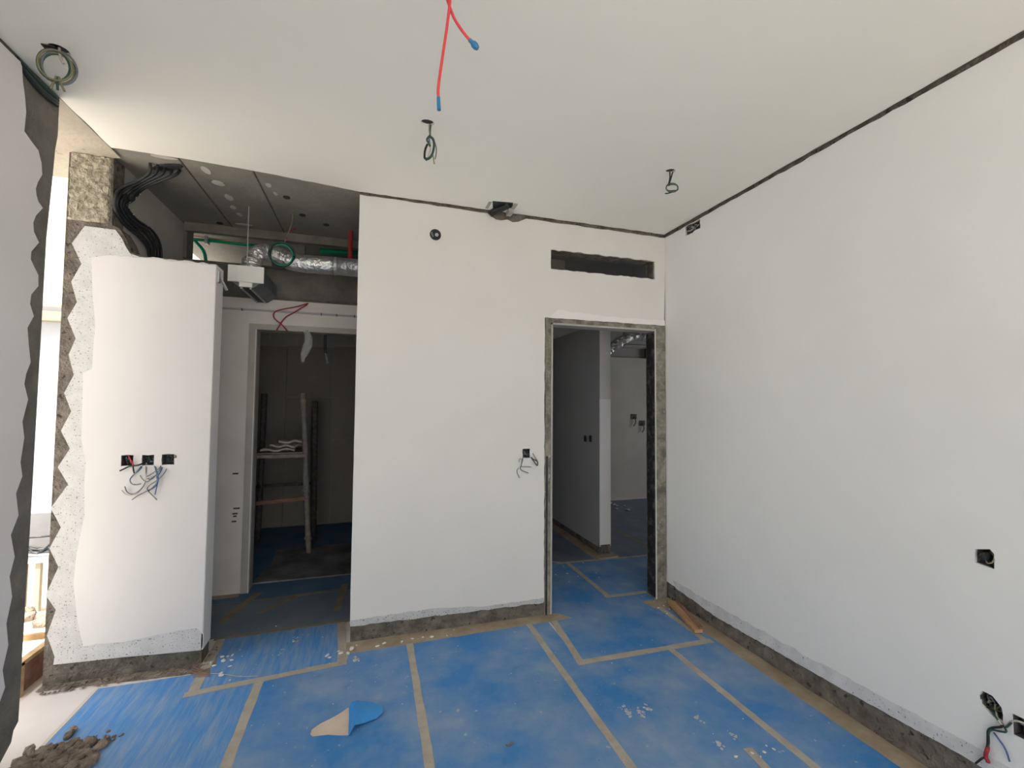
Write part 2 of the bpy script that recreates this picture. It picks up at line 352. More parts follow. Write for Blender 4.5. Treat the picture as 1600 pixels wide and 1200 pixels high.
# rough concrete strip along the scallops
for k, (y0, y1, z0, z1) in enumerate(((2.385, 2.455, .2, 2.75),)):
    grid_face(lambda u, v, d: Vector((XL - .012 + .0 - d, u, v)), 2.30, 2.43, .22, 2.80, 5, 70, .008, 13, .004, CONC_D, 'render_strip', wlf)
# ------------------------------------------------------------------ wall_right
rb = [[(1.137, .902), (1.081, .896), (1.080, .952), (1.092, .966), (1.135, .953)][::-1], [(1.138, .405), (1.130, .428), (1.100, .427), (1.075, .400), (1.073, .350), (1.10, .352), (1.136, .375)][::-1], rect(.985, 1.046, .325, .398), rect(2.625, 2.775, 2.765, 2.822)]
wr = struct(mesh('wall_right', *sheet([(-1.3, 0), (YB + .02, 0), (YB + .02, H + T), (-1.3, H + T)], rb, RWALL, .012, .15), CONC))
hole_top = ragpoly(rect(2.62, 2.78, 2.76, 2.826), .006, .02)
rp = rag((-1.29, .14), (1.2, .145), .003, .05) + rag((1.2, .145), (1.7, .118), .004, .03) + rag((1.7, .118), (2.5, .090), .004, .03) + rag((2.5, .09), (2.85, .118), .006, .03) + rag((2.85, .118), (3.034, .125), .003, .03) + rag((3.034, .125), (3.034, 2.830), .0001, .3) + rag((3.034, 2.832), (-1.29, 2.836), .0035, .05)
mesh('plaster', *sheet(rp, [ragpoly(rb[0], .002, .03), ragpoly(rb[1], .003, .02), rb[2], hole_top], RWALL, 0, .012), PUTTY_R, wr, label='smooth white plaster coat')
mesh('plaster_undercoat', *sheet(rag((.3, .138), (1.2, .143), .002, .05) + rag((1.2, .143), (1.7, .116), .002, .03) + rag((1.7, .116), (2.5, .088), .002, .03) + rag((2.5, .088), (2.95, .118), .003, .03) + rag((2.95, .16), (2.4, .165), .006, .05) + rag((2.4, .165), (1.6, .185), .008, .04) + rag((1.6, .185), (1.1, .21), .004, .04) + rag((1.1, .20), (.3, .2), .003, .1), [], RWALL, -.0012, .010), UNDER_R, wr, label='speckled undercoat band above the skirting strip')
# ------------------------------------------------------------------ wall_front behind the viewer with its wide window opening
struct(mesh('wall_front', *sheet([(-1.6, 0), (2.4, 0), (2.4, H + T), (-1.6, H + T)], [rect(-1.2, 2.1, .05, 2.62)], lambda u, v, d: Vector((u, -1.3 - d, v)), 0, .2), PUTTY))
wf = struct(G().box(-1.2, -1.15, -1.42, -1.36, .05, 2.62).box(2.05, 2.1, -1.42, -1.36, .05, 2.62).box(.42, .47, -1.42, -1.36, .05, 2.62).box(-1.2, 2.1, -1.42, -1.36, 2.57, 2.62).build('window_1', GRSTEEL))

# ------------------------------------------------------------------ corridor behind
wc = struct(G().box(-1.6, -1.40, YB + .13, 8.0, 0, 2.5).box(-1.6, -1.40, YB + .13, 4.16, 2.5, H + T).build('wall_corridor_left', GREYW))
struct(G().box(1.10, 1.20, YB + .125, 8.0, 0, H + T).build('wall_passage_left', GREYW))
y2 = 4.03
w2 = struct(mesh('wall_corridor', *sheet([(-1.4, 0), (-.925, 0), (-.925, 2.095), (.02, 2.095), (.02, 0), (1.1, 0), (1.1, 2.318), (-1.4, 2.318)], [], lambda u, v, d: Vector((u, y2 + d, v)), 0, .13), GREYL))
grid_face(lambda u, v, d: Vector((u, y2 + .02 + d, v)), -1.40, 1.1, 2.318, 2.60, 60, 10, .012, 14, 0, CONC_D, 'lintel_face', w2)
G().box(-1.4, 1.1, y2 + .03, y2 + .13, 2.315, 2.60).build('lintel', CONC_D, w2)
G().box(-1.4, -1.375, y2, y2 + .13, 2.6, 2.86).box(-.80, -.55, y2 + .08, y2 + .13, 2.6, 2.82).build('pier', CONC_D, w2)
g = G().box(-.927, -.877, y2 - .012, y2 + .14, 0, 2.115).box(-.877, .02, y2 - .012, y2 + .14, 2.07, 2.115).box(-.03, .02, y2 - .012, y2 + .14, 0, 2.07)
d2 = struct(g.build('door_2', GREYW))
G().box(-.880, -.872, y2 - .016, y2 + .02, 0, 2.07).build('door_bead', GREYL, d2)
# wall chips
for x, z, a in ((-.985, .62, .018), (-.99, .56, .016), (-.985, .60, .012), (-.975, .66, .022), (-.99, .93, .02)):
    G().box(x - a, x + a, y2 - .002, y2 + .002, z - .006, z + .006).build('wall_chip', BOXM, w2)
# passage
wp = struct(G().box(2.222, 2.340, 4.09, 8.0, 0, 2.32).build('wall_passage', PASSG))
G().box(2.220, 2.342, 4.078, 4.0915, .07, 1.545).build('plaster', PUTTY_W, wp, label='white lower half of the wall end')
G().box(2.220, 2.342, 4.079, 4.0915, 1.545, 2.32).build('plaster', GREYL, wp, label='dull undercoated upper half of the wall end')
grid_face(lambda u, v, d: Vector((u, 4.076 + d, v)), 2.215, 2.347, 0, .10, 8, 6, .01, 30, 0, CONC, 'skirting_chase', wp)
G().box(2.216, 2.222, 4.09, 8, 0, .06).build('skirting_chase', CONC, wp)
wfar = struct(mesh('wall_far', *sheet([(2.34, 0), (6.5, 0), (6.5, 2.24), (2.34, 2.24)], [], lambda u, v, d: Vector((u, 6.3 + d, v)), 0, .15), mat('far_grey_render', (.56, .53, .48), (.63, .60, .55), 2, .9)))
G().box(2.34, 6.5, 6.34, 6.45, 2.24, 2.4).build('recess', GREYW, wfar)
G().box(4.27, 4.36, 6.25, 6.45, 2.24, 2.42).build('recess', BOXM, wfar)
G().box(2.34, 6.5, 6.28, 6.45, 2.40, H + T).build('lintel', GREYW, wfar)
for px in ((990, 650), (1003, 660)):
    p = at(*px, y=6.3); G().box(p.x - .05, p.x + .05, 6.29, 6.32, p.z - .05, p.z + .03).tube([(p.x, 6.28, p.z), (p.x + .02, 6.27, p.z - .1), (p.x - .02, 6.27, p.z - .16)], .008).build('wall_chase', BOXM if px[0] > 1000 else CONC, wfar)
struct(G().box(1.2, 6.52, 8.0, 8.1, 0, H + T).build('wall_passage_end', GREYW))
struct(mesh('wall_far_right', *sheet([(3.05, 0), (8.0, 0), (8.0, H + T), (3.05, H + T)], [rect(4.0, 5.6, .8, 2.5)], lambda u, v, d: Vector((6.4 + d, u, v)), 0, .12), GREYW))
struct(G().box(2.38, 6.4, 3.05, 3.15, 0, H + T).build('wall_far_near', GREYW))
bm_ = struct(G().box(1.2, 1.75, 3.9, 4.1, 2.62, H + T).box(1.2, 6.4, 4.9, 5.05, 2.60, H + T).build('ceiling_beam', GREYW))
# dark room
dw = struct(G().box(-1.4, 1.1, 6.02, 6.12, 0, 2.45).build('wall_dark_room', GREYW))
xs = [-1.39, -.965, -.445, .12, .69]; 
rows = {0: [0.006, .95, 2.16], 1: [.006, .52, 1.55, 2.17], 2: [.006, 1.03, 2.19], 3: [.006, 1.2, 2.19]}
for i in range(4):
    zz = rows[i]
    for j in range(len(zz) - 1):
        G().box(xs[i] + .003, xs[i + 1] - .003, 6.0 - .002 * ((i + j) % 2), 6.018, zz[j] + .003, zz[j + 1] - .003).build('wall_panel', PANELM, dw)
dc = struct(G().box(-1.4, 1.1, 4.16, 6.12, 2.45, 2.52).build('ceiling_dark_room', BOXM))
for x in (-1.1, -.95, -.2, .3):
    G().box(x, x + .04, 4.2, 6.0, 2.33, 2.37).box(x + .01, x + .02, 5.6, 5.62, 2.2, 2.45).build('ceiling_track', GALV, dc)
for y in (5.0, 5.7):
    G().box(-1.38, 1.1, y, y + .04, 2.30, 2.33).build('ceiling_track', GRSTEEL, dc)
# light shaft above the dark room
ws = struct(G().box(-3.4, 1.1, 5.35, 5.5, 2.4, 4.3).build('wall_shaft', SHAFT))
G().box(-1.62, -1.58, 4.2, 4.24, 2.52, 2.86).beam((-1.6, 4.5, 2.52), (-1.75, 4.9, 2.86), .03, .03).build('shaft_batten', EXTW, ws)

# ------------------------------------------------------------------ outside
terr = struct(mesh('terrace', *sheet([(-7, -7), (7, -7), (7, -1.5), (-1.62, -1.5), (-1.62, 4.15), (-7, 4.15)], [], DOWN, -.02, -.3), EXTF))
tr = random.Random(3)
g = G()
for k in range(60):
    g.lump((tr.uniform(-3.2, -1.9), 4.0 + tr.uniform(-.12, .12), .0), .06, .05, .04, k)
o = g.build('outdoor_rubble', MORTAR); tag(o, 'strip of grey rubble along the sunlit terrace edge outside', 'rubble', kind='stuff')
nb = thing('neighbour_building', 'white neighbouring building with cream ledges seen through the balcony gap', 'building', (-4, 7.5, -3))
G().box(-9, -1.75, 7.5, 7.8, .03, 10).build('facade', EXTW, nb)
G().box(-9, -1.75, 7.3, 7.5, 3.03, 3.20).build('ledge', EXTC, nb); G().box(-9, -1.75, 7.32, 7.5, 2.52, 2.64).build('ledge', EXTC, nb)
G().box(-9, -1.75, 7.44, 7.5, 2.83, 2.90).build('ledge', EXTG, nb)
f = G().box(-4.05, -4.02, 7.46, 7.5, 3.55, 3.85).box(-6, -3.8, 7.46, 7.5, 3.53, 3.56).build('window_frame', GRSTEEL, nb)
G().box(-9, -1.75, 7.42, 7.5, -.45, .03).build('grey_panel', EXTG, nb)
G().box(-9, -1.75, 7.45, 7.6, -3, -.45).build('lower_wall', EXTF, nb)
bal = thing('balustrade', 'pale balustrade of slim uprights beyond the balcony gap', 'balustrade', (-4, 7.1, -1.2))
for k in range(26):
    x = -5.4 + k * .14; G().box(x, x + .05, 7.08, 7.13, -1.15, -.5).build('baluster', EXTC, bal)
G().box(-5.5, -1.8, 7.05, 7.16, -.5, -.42).build('handrail', EXTW, bal)
G().box(-5.5, -1.8, 7.05, 7.16, -2.2, -1.15).build('plinth', EXTF, bal)
g = G()
cb2 = thing('cable_heap', 'tangle of dark cables draped over the railing outside', 'cable', (-3.9, 7.1, -.4))
for k in range(7):
    P = [(-4.4 + j * .2, 7.03 + tr.uniform(-.03, .03), -.28 + tr.uniform(-.1, .1)) for j in range(6)]
    G().tube(P, .012, 5).build('cable', W_BLACK, cb2)
cr = thing('timber_crate', 'small raw timber formwork crate standing outside the balcony gap', 'crate', (-1.8, 3.1, 0))
for y0, y1 in ((2.985, 3.015), (3.30, 3.33)):
    for x0, x1 in ((-1.70, -1.665), (-2.0, -1.965)): G().box(x0, x1, y0, y1, -.02, .15).build('post', WOODX, cr)
G().box(-1.70, -1.665, 2.98, 3.34, .135, .155).build('rail', WOODX, cr); G().box(-2.0, -1.965, 2.98, 3.34, .135, .155).build('rail', WOODX, cr)
G().box(-2.0, -1.66, 2.965, 2.985, .12, .155).build('rail', WOODX, cr); G().box(-2.0, -1.66, 3.33, 3.35, .12, .155).build('rail', WOODX, cr)
G().box(-1.69, -1.68, 3.02, 3.30, -.015, .13).build('side_board', WOODR, cr); G().box(-1.96, -1.70, 2.99, 3.0, -.015, .12).build('side_board', WOODR, cr)
G().box(-1.97, -1.70, 2.99, 3.33, -.019, -.01).build('bottom_board', WOODR, cr)

# ------------------------------------------------------------------ blue protective sheets
def blue(outline, label, m=BLUE, holes=[], name='protective_sheet', z0=.0005, z1=.0035):
    me_v, me_f = sheet(outline, holes, DOWN, z1, z0)
    return tag(mesh(name, me_v, me_f, m), label, 'floor sheet', 'blue protective sheets on the floor')
blue(ragpoly([(-1.311, -1.28), (-.538, -1.28), (-.538, 2.755), (-.83, 2.755), (-.86, 2.925), (-1.310, 2.925)], .002, .1, (0, 1)), 'blue streaked floor sheet at the far left beside the pale tiles', BLUE_S)
hole = [(-.223, 2.295), (-.19, 2.325), (-.15, 2.345), (-.11, 2.37), (-.068, 2.407), (-.064, 2.33), (-.062, 2.26), (-.059, 2.204), (-.10, 2.215), (-.15, 2.235), (-.214, 2.243), (-.226, 2.262)]
sh2 = blue([(-.528, -1.28), (.262, -1.28), (.262, 2.905), (-.09, 2.905), (-.10, 2.79), (-.528, 2.745)], 'blue floor sheet with the torn patch before the centre wall', BLUE, [hole])
fv = [(-.066, 2.41, .004), (-.055, 2.41, .022), (-.03, 2.40, .03), (.04, 2.385, .018), (.088, 2.345, .014), (.09, 2.305, .012), (.06, 2.27, .012), (0, 2.25, .014), (-.035, 2.225, .03), (-.052, 2.195, .02), (-.061, 2.20, .004)]
ci = len(fv); fv.append((-.03, 2.31, .035)); fvb = [(a, b, c - .002) for a, b, c in fv]
ffs = [(i, (i + 1) % ci, ci) for i in range(ci)]; n_ = len(fv)
mesh('folded_flap', fv + fvb, ffs + [(c + n_, b + n_, a + n_) for a, b, c in ffs] + [(i, (i + 1) % ci, (i + 1) % ci + n_, i + n_) for i in range(ci)], BLUE_C, sh2, label='bright blue torn flap folded over to the right')
G().box(-.235, -.05, 2.19, 2.41, .0001, .0004).build('exposed_tile', TILE_B, sh2, label='beige tile showing through the tear')
blue([(.272, -1.28), (1.055, -1.28), (1.055, 2.925), (.272, 2.915)], 'blue floor sheet in front of the centre wall, second from its left corner')
blue([(1.065, -1.28), (1.79, -1.28), (1.79, 2.418), (1.195, 2.418), (1.195, 2.93), (1.065, 2.925)], 'blue floor sheet ending at the tape before the right doorway')
blue([(1.80, -1.28), (2.135, -1.28), (2.135, 2.87), (2.065, 2.87), (2.065, 2.418), (1.80, 2.418)], 'blue floor sheet running along the right wall')
blue([(1.21, 2.428), (2.055, 2.428), (2.055, 2.90), (2.125, 3.01), (2.125, 3.16), (1.795, 3.165), (1.795, 3.93), (1.27, 4.2), (1.27, 3.02), (1.21, 2.93)], 'blue floor sheet passing through the right doorway')
blue([(1.805, 3.175), (2.9, 3.15), (2.9, 3.88), (1.805, 3.93)], 'blue floor sheet just inside the right doorway, before the wall end')
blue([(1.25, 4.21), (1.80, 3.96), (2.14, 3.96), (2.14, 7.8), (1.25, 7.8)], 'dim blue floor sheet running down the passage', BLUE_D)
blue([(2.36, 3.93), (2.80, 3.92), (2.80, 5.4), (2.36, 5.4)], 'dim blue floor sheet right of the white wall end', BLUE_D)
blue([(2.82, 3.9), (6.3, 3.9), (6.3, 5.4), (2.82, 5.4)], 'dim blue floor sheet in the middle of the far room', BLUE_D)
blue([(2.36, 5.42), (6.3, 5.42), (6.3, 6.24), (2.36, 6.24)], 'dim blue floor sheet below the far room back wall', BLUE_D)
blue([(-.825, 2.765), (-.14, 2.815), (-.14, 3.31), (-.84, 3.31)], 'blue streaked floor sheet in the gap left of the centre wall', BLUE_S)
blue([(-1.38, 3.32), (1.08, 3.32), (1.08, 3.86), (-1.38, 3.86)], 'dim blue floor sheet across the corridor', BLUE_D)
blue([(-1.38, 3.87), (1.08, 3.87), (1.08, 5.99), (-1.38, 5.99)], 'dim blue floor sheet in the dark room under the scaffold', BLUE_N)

# tapes
def tape(a, b, wd, label, m=None, z=.0040, group='masking tape strips on the floor'):
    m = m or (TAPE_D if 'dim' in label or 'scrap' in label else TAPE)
    a = Vector((a[0], a[1])); b = Vector((b[0], b[1])); d = (b - a).normalized(); n = Vector((-d.y, d.x)) * wd / 2
    L = (b - a).length; k = max(2, int(L / .08)); l = []; r = []
    for i in range(k + 1):
        p = a.lerp(b, i / k); j = random.uniform(-.0022, .0022) ; l.append(tuple(p + n + n.normalized() * j)); r.append(tuple(p - n + n.normalized() * random.uniform(-.0022, .0022)))
    return tag(mesh('masking_tape', *sheet(r + l[::-1], [], DOWN, z + random.uniform(0, .0006), z - .0009), m), label, 'tape', group)
tape((-.533, -1.28), (-.532, 2.755), .045, 'long beige tape strip left of the torn patch')
tape((.267, -1.28), (.266, 2.91), .04, 'long beige tape strip ending at the centre wall, right of the torn patch')
tape((1.06, -1.28), (1.057, 2.93), .04, 'long beige tape strip ending left of the right doorway')
tape((1.80, -1.28), (1.785, 2.42), .04, 'long beige tape strip between the doorway square and the right wall')
tape((-.87, 2.735), (-.10, 2.81), .045, 'cross tape strip in front of the gap to the corridor', z=.0052)
tape((-.835, 2.74), (-.86, 3.30), .05, 'short tape strip beside the low wall block')
tape((-.118, 2.79), (-.155, 3.33), .05, 'short tape strip at the left corner of the centre wall')
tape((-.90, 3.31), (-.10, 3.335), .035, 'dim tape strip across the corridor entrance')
tape((1.17, 2.42), (2.10, 2.40), .045, 'cross tape strip in front of the right doorway', z=.0052)
tape((1.238, 2.93), (1.195, 2.42), .045, 'short slanting tape strip left of the doorway square')
tape((2.068, 2.90), (2.062, 2.40), .04, 'short tape strip right of the doorway square')
tape((1.77, 3.17), (2.14, 3.16), .04, 'short cross tape strip on the right door threshold')
tape((1.80, 3.15), (1.80, 3.95), .04, 'tape strip inside the right doorway leading to the wall end')
tape((1.70, 3.95), (2.85, 3.90), .035, 'cross tape strip before the white wall end')
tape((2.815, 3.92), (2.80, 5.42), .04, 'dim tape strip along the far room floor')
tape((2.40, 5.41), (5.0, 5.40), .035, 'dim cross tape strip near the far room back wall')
tape((-1.318, 1.9), (-1.318, 2.93), .016, 'narrow pale tape edge between blue sheet and tiles', mat('pale_tape', (.62, .55, .46), rough=.7))
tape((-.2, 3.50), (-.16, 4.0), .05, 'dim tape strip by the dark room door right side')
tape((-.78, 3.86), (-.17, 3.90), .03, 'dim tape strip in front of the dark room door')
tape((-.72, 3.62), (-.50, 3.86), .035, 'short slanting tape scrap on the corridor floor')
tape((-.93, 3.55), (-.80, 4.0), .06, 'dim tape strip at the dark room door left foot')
tape((1.52, .9), (1.60, 1.62), .04, 'loose tape end crossing beside the long strip', z=.0054)
def tapepoly(pts, label, m=TAPE_W, z=.0042):
    return tag(mesh('masking_tape', *sheet(ragpoly(pts, .003, .06), [], DOWN, z, .0003), m), label, 'tape', 'wide beige tape along the walls')
tapepoly([(2.128, -1.28), (2.236, -1.28), (2.236, 3.02), (2.0, 3.02), (2.03, 2.88), (2.128, 2.85)], 'wide beige tape along the foot of the right wall')
tapepoly([(-.135, 3.035), (-.11, 2.90), (1.30, 2.925), (1.30, 3.01), (1.24, 3.034)], 'wide beige tape along the foot of the centre wall')
tapepoly([(-1.60, 3.034), (-1.60, 2.985), (-.86, 2.935), (-.80, 3.0), (-.86, 3.25), (-.875, 3.034)], 'grubby tape along the foot of the low wall block', MORTAR)
tapepoly([(2.13, 4.085), (2.36, 4.085), (2.38, 3.98), (2.10, 3.96), (2.10, 8.0 - .2), (2.22, 7.8), (2.215, 4.085)], 'beige tape running along the passage wall foot')
tapepoly([(-1.39, 3.96), (-.93, 3.96), (-.93, 4.028), (-1.39, 4.028)], 'brown tape at the foot of the corridor wall')
tapepoly([(1.25, 3.03), (1.30, 3.03), (1.38, 2.93), (1.24, 2.93)], 'tape scrap at the doorway left foot', z=.005)

# ------------------------------------------------------------------ mortar heap and chips
rr = random.Random(11)
g = G()
def inheap(x, y):
    return ((x + 1.24) / .30) ** 2 + ((y - 2.33) / .20) ** 2 < 1 and not (y > 2.50)
n = 0
for k in range(900):
    x = rr.uniform(-1.34, -1.03); y = rr.uniform(1.95, 2.50)
    lim = 2.475 - .35 * max(0, (x + 1.17)) + .012 * math.sin(x * 45)
    if y < lim and x < -1.09 + .03 * math.sin(y * 30):
        s_ = rr.choice((rr.uniform(.006, .02), rr.uniform(.015, .04))); g.lump((x, y, .004 + s_ * .3 + rr.uniform(0, .018)), s_, s_ * rr.uniform(.4, .8), s_ * .5, k)
for k in range(120):
    x = rr.gauss(-1.2, .10); y = 2.46 + abs(rr.gauss(0, .03)); 
    if x > XL + .01: s_ = rr.uniform(.003, .012); g.lump((x, y, .005), s_, s_ * .7, s_ * .5, k)
tag(g.build('mortar_rubble', MORTAR), 'heap of broken brown mortar on the floor at the left wall', 'rubble', kind='stuff')
for k, (px, py, s_, lb) in enumerate(((108, 1148, .03, 'flat mortar lump farthest out on the pale tiles'), (158, 1165, .038, 'lone mortar clod on the blue sheet right of the heap'), (115, 1139, .022, 'small mortar clod on the blue sheet edge'), (140, 1160, .04, 'large mortar clod at the heap edge beside the blue sheet'), (104, 1076, .025, 'mortar crumb at the foot of the zigzag wall'))):
    p = at(px, py, z=.01); tag(G().lump((p.x, p.y, .012), s_, s_ * .6, s_ * .4, 50 + k, 2).build('mortar_clod', MORTAR), lb, 'mortar clod', 'mortar clods around the heap')
def chips(name, label, areas, m, cat='debris', kind='stuff'):
    g = G()
    for x0, x1, y0, y1, n, a, b in areas:
        for k in range(n):
            s_ = rr.uniform(a, b); g.lump((rr.uniform(x0, x1), rr.uniform(y0, y1), .0045 + s_ * .25), s_, s_ * rr.uniform(.4, .9), s_ * .3, k)
    return tag(g.build(name, m), label, cat, kind=kind)
chips('plaster_debris', 'white plaster crumbs scattered over the floor', [(-.82, -.15, 2.8, 3.5, 18, .002, .007), (-.12, .6, 2.92, 3.0, 16, .004, .014), (-.5, 2.1, 1.2, 2.9, 38, .0012, .0042), (1.5, 1.75, 1.55, 1.62, 6, .004, .010), (1.5, 2.1, 3.5, 3.95, 12, .004, .011), (2.9, 3.6, 5.6, 6.1, 12, .01, .04), (-.85, -.7, 2.86, 3.1, 12, .006, .016), (-.22, -.05, 2.88, 2.97, 8, .008, .018), (2.05, 2.2, 2.75, 2.99, 14, .004, .012)], CHIP)
chips('grit', 'dark grit and mortar crumbs along the foot of the low wall block', [(-1.58, -.86, 2.94, 3.02, 160, .003, .012), (-.9, -.84, 3.0, 3.2, 20, .004, .012), (-.5, 2.1, 1.3, 2.8, 14, .002, .005), (.60, .63, 1.92, 1.95, 5, .005, .011)], MORTAR)
g = G()
for px, py, n in ((978, 1108, 22), (1002, 1112, 16), (1015, 1108, 6), (1090, 1122, 4), (1145, 1150, 8), (1126, 1165, 5), (555, 1030, 14), (462, 998, 10), (440, 1018, 5)):
    c = at(px, py, z=.004)
    for k in range(n):
        s_ = rr.uniform(.003, .0085) * (1 + (k < 2)); g.lump((c.x + rr.gauss(0, .009), c.y + rr.gauss(0, .020), .004), s_, s_ * .8, .0012, k)
tag(g.build('dried_plaster_spill', mat('dried_splash', (.40, .42, .43), (.52, .52, .51), 30, .9)), 'dried white plaster splashes stuck to the blue sheets', 'plaster', kind='stuff')
# wooden offcut near the right doorway
wo = thing('wood_offcut', 'split orange-brown wood plank lying by the right doorway', 'wood', (2.14, 2.68, 0))
a = Vector((2.175, 2.90, .026)); b = Vector((2.075, 2.49, .022))
G().beam(a, b, .055, .02).build('plank', WOOD, wo)
G().beam(a + Vector((.03, -.03, .010)), b + Vector((.022, .0, .014)), .022, .02).build('splinter', WOODR, wo)
G().beam(a + Vector((-.02, 0, .012)), b + Vector((-.018, .03, .012)), .018, .012).build('splinter', WOOD, wo)
# twigs and wire near the block foot
tw = thing('wire_scrap', 'thin tangled wire scrap on the floor at the low block corner', 'wire', (-.85, 2.83, 0))
G().tube([at(*q, z=.008) for q in ((303, 1052), (345, 1053), (375, 1057), (402, 1056))], .0018, 5).build('strand', W_WHITE, tw)
for k in range(5): G().tube([at(295 + rr.uniform(0, 8), 1042 + k * 4, z=.008), at(312 + rr.uniform(-5, 5), 1047 + k * 2, z=.014), at(328, 1044 + k * 3, z=.008)], .0025, 5).build('strand', WOODR, tw)

# ------------------------------------------------------------------ junction boxes with wires
def jbox(x0, x1, z0, z1, fmap, dep, label, name='junction_box', m=BOXM, group=None, front=.004):
    c = fmap((x0 + x1) / 2, z0, front)
    t = thing(name, label, 'junction box', c, group)
    th = .003; g = G()
    for (a0, a1, b0, b1, d0, d1) in ((x0, x0 + th, z0, z1, front, dep), (x1 - th, x1, z0, z1, front, dep), (x0, x1, z0, z0 + th, front, dep), (x0, x1, z1 - th, z1, front, dep), (x0, x1, z0, z1, dep, dep + th)):
        vs = [fmap(a, b_, d) for a in (a0, a1) for b_ in (b0, b1) for d in (d0, d1)]
        g.add(vs, [(0, 1, 3, 2), (4, 6, 7, 5), (0, 4, 5, 1), (2, 3, 7, 6), (0, 2, 6, 4), (1, 5, 7, 3)])
    g.build('box', m, t)
    rr_ = random.Random(int(x0 * 1000))
    return t
def knot(t, fmap, x0, x1, z0, z1, d, n=6, ms=(W_BLACK, W_GREY, W_GREEN)):
    for k in range(n):
        P = [fmap(rr.uniform(x0, x1), rr.uniform(z0, z1), d + rr.uniform(-.008, .02)) for _ in range(5)]
        G().tube(P, .0028, 5).build('wire', ms[k % len(ms)], t)
def wire(t, pts, r, m, out_=.012, fmap='back', label=None, n=5):
    P = []
    for i, (a, b) in enumerate(pts):
        o_ = out_ + .004 * math.sin(i * 2.1)
        if i == 0: o_ = -.015
        P.append(at(a, b, y=YB - o_) if fmap == 'back' else at(a, b, x=XR - o_))
    return G().tube(P, r, n).build('wire', m, t, True, label)
b1 = jbox(-1.299, -1.243, 1.134, 1.193, BACK, .05, 'leftmost of three wall boxes on the low block, with red wires', group='three wall boxes on the low block')
b2 = jbox(-1.203, -1.147, 1.134, 1.193, BACK, .05, 'middle of three wall boxes on the low block, bluish wires spilling', group='three wall boxes on the low block')
b3 = jbox(-1.109, -1.050, 1.134, 1.193, BACK, .05, 'rightmost of three wall boxes on the low block, chipped edge', group='three wall boxes on the low block')
for b_, x in ((b1, -1.271), (b2, -1.175), (b3, -1.08)): knot(b_, BACK, x - .02, x + .02, 1.145, 1.185, .025, 5)
q = lambda l: [(160 + a / 10, 680 + b / 10) for a, b in l]
wire(b1, q([(420, 330), (440, 380), (470, 430), (480, 470)]), .0035, W_DRED, label='red wire'); wire(b1, q([(400, 310), (430, 360), (455, 440)]), .0035, W_DRED, label='red wire')
wire(b1, q([(470, 440), (480, 500), (490, 560), (500, 595)]), .004, W_BLACK)
wire(b2, q([(650, 430), (560, 470), (420, 490), (330, 530), (270, 560)]), .0042, W_BLACK)
wire(b2, q([(630, 450), (560, 540), (470, 640), (430, 700), (460, 760), (530, 775), (600, 760)]), .003, W_GREY)
wire(b2, q([(640, 450), (580, 540), (480, 620), (430, 690)]), .003, W_BLUE)
wire(b2, q([(680, 430), (680, 560), (680, 680), (650, 780), (560, 880), (460, 920), (380, 880), (350, 800)]), .0028, W_GREY)
wire(b2, q([(690, 430), (690, 600), (660, 760), (560, 890), (440, 940), (360, 920), (300, 860)]), .0028, W_WHITE)
wire(b2, q([(800, 440), (830, 540), (850, 640), (850, 740), (780, 820), (700, 870), (560, 940), (460, 1010)]), .0028, W_GREY)
wire(b2, q([(810, 440), (850, 560), (870, 680), (850, 800), (820, 930)]), .0028, W_BLUE)
wire(b3, q([(940, 450), (880, 560), (780, 680), (700, 680)]), .0028, W_GREY)
wire(b3, q([(930, 450), (880, 520), (760, 610), (680, 650)]), .0026, W_GREY)
wire(b3, q([(1030, 470), (960, 600), (860, 700), (740, 780), (700, 850), (760, 920), (850, 1010)]), .0028, W_GREY)
wire(b3, q([(960, 450), (900, 580), (850, 650), (870, 700), (830, 790), (720, 870)]), .0034, W_BLUE)
wire(b3, q([(570, 590), (620, 680), (700, 730), (780, 660), (870, 600)]), .0024, W_GREY)
G().lump((-1.045, YB + .003, 1.18), .012, .008, .014, 4).build('mortar_dab', MORTAR, b3)
b4 = jbox(1.036, 1.092, 1.112, 1.176, BACK, .05, 'wall box left of the right doorway with dangling grey wires')
knot(b4, BACK, 1.045, 1.085, 1.12, 1.16, .01, 7, (W_GREY, W_BLACK, W_GREY))
q = lambda l: [(780 + a / 15, 680 + b / 15) for a, b in l]
wire(b4, q([(560, 500), (545, 600), (520, 700), (500, 780), (540, 830), (680, 890)]), .0032, W_GREY)
wire(b4, q([(550, 520), (530, 640), (525, 730), (640, 740), (750, 745)]), .0028, W_GREY)
wire(b4, q([(530, 560), (500, 550), (470, 580), (465, 630)]), .0022, W_GREY)
wire(b4, q([(470, 740), (420, 820), (430, 900), (480, 1000)]), .0028, W_GREY)
wire(b4, q([(720, 480), (790, 560), (890, 610), (905, 680), (880, 700), (760, 540)]), .0035, W_BLACK)
wire(b4, q([(760, 380), (830, 500), (900, 620), (900, 700)]), .003, W_GREY)
# round outlet high on the centre wall
ro = thing('round_outlet', 'round black outlet high on the centre wall', 'outlet', (.400, YB, 2.596))
G().tube([(.400, YB - .002, 2.634), (.400, YB + .06, 2.634)], .0385, 20, smooth_n=1).build('housing', BLACK, ro)
G().tube([(.400, YB - .006, 2.634), (.400, YB + .0, 2.634)], .026, 16, smooth_n=1).build('ring', W_BLACK, ro)
G().tube([(.408, YB - .012, 2.631), (.408, YB + .0, 2.631)], .012, 12, smooth_n=1).build('nozzle', GALV, ro, label='small metal disc in the middle')
G().tube([(.375, YB - .006, 2.645), (.378, YB - .01, 2.63), (.385, YB - .006, 2.615)], .006, 8).build('clip', GRSTEEL, ro)
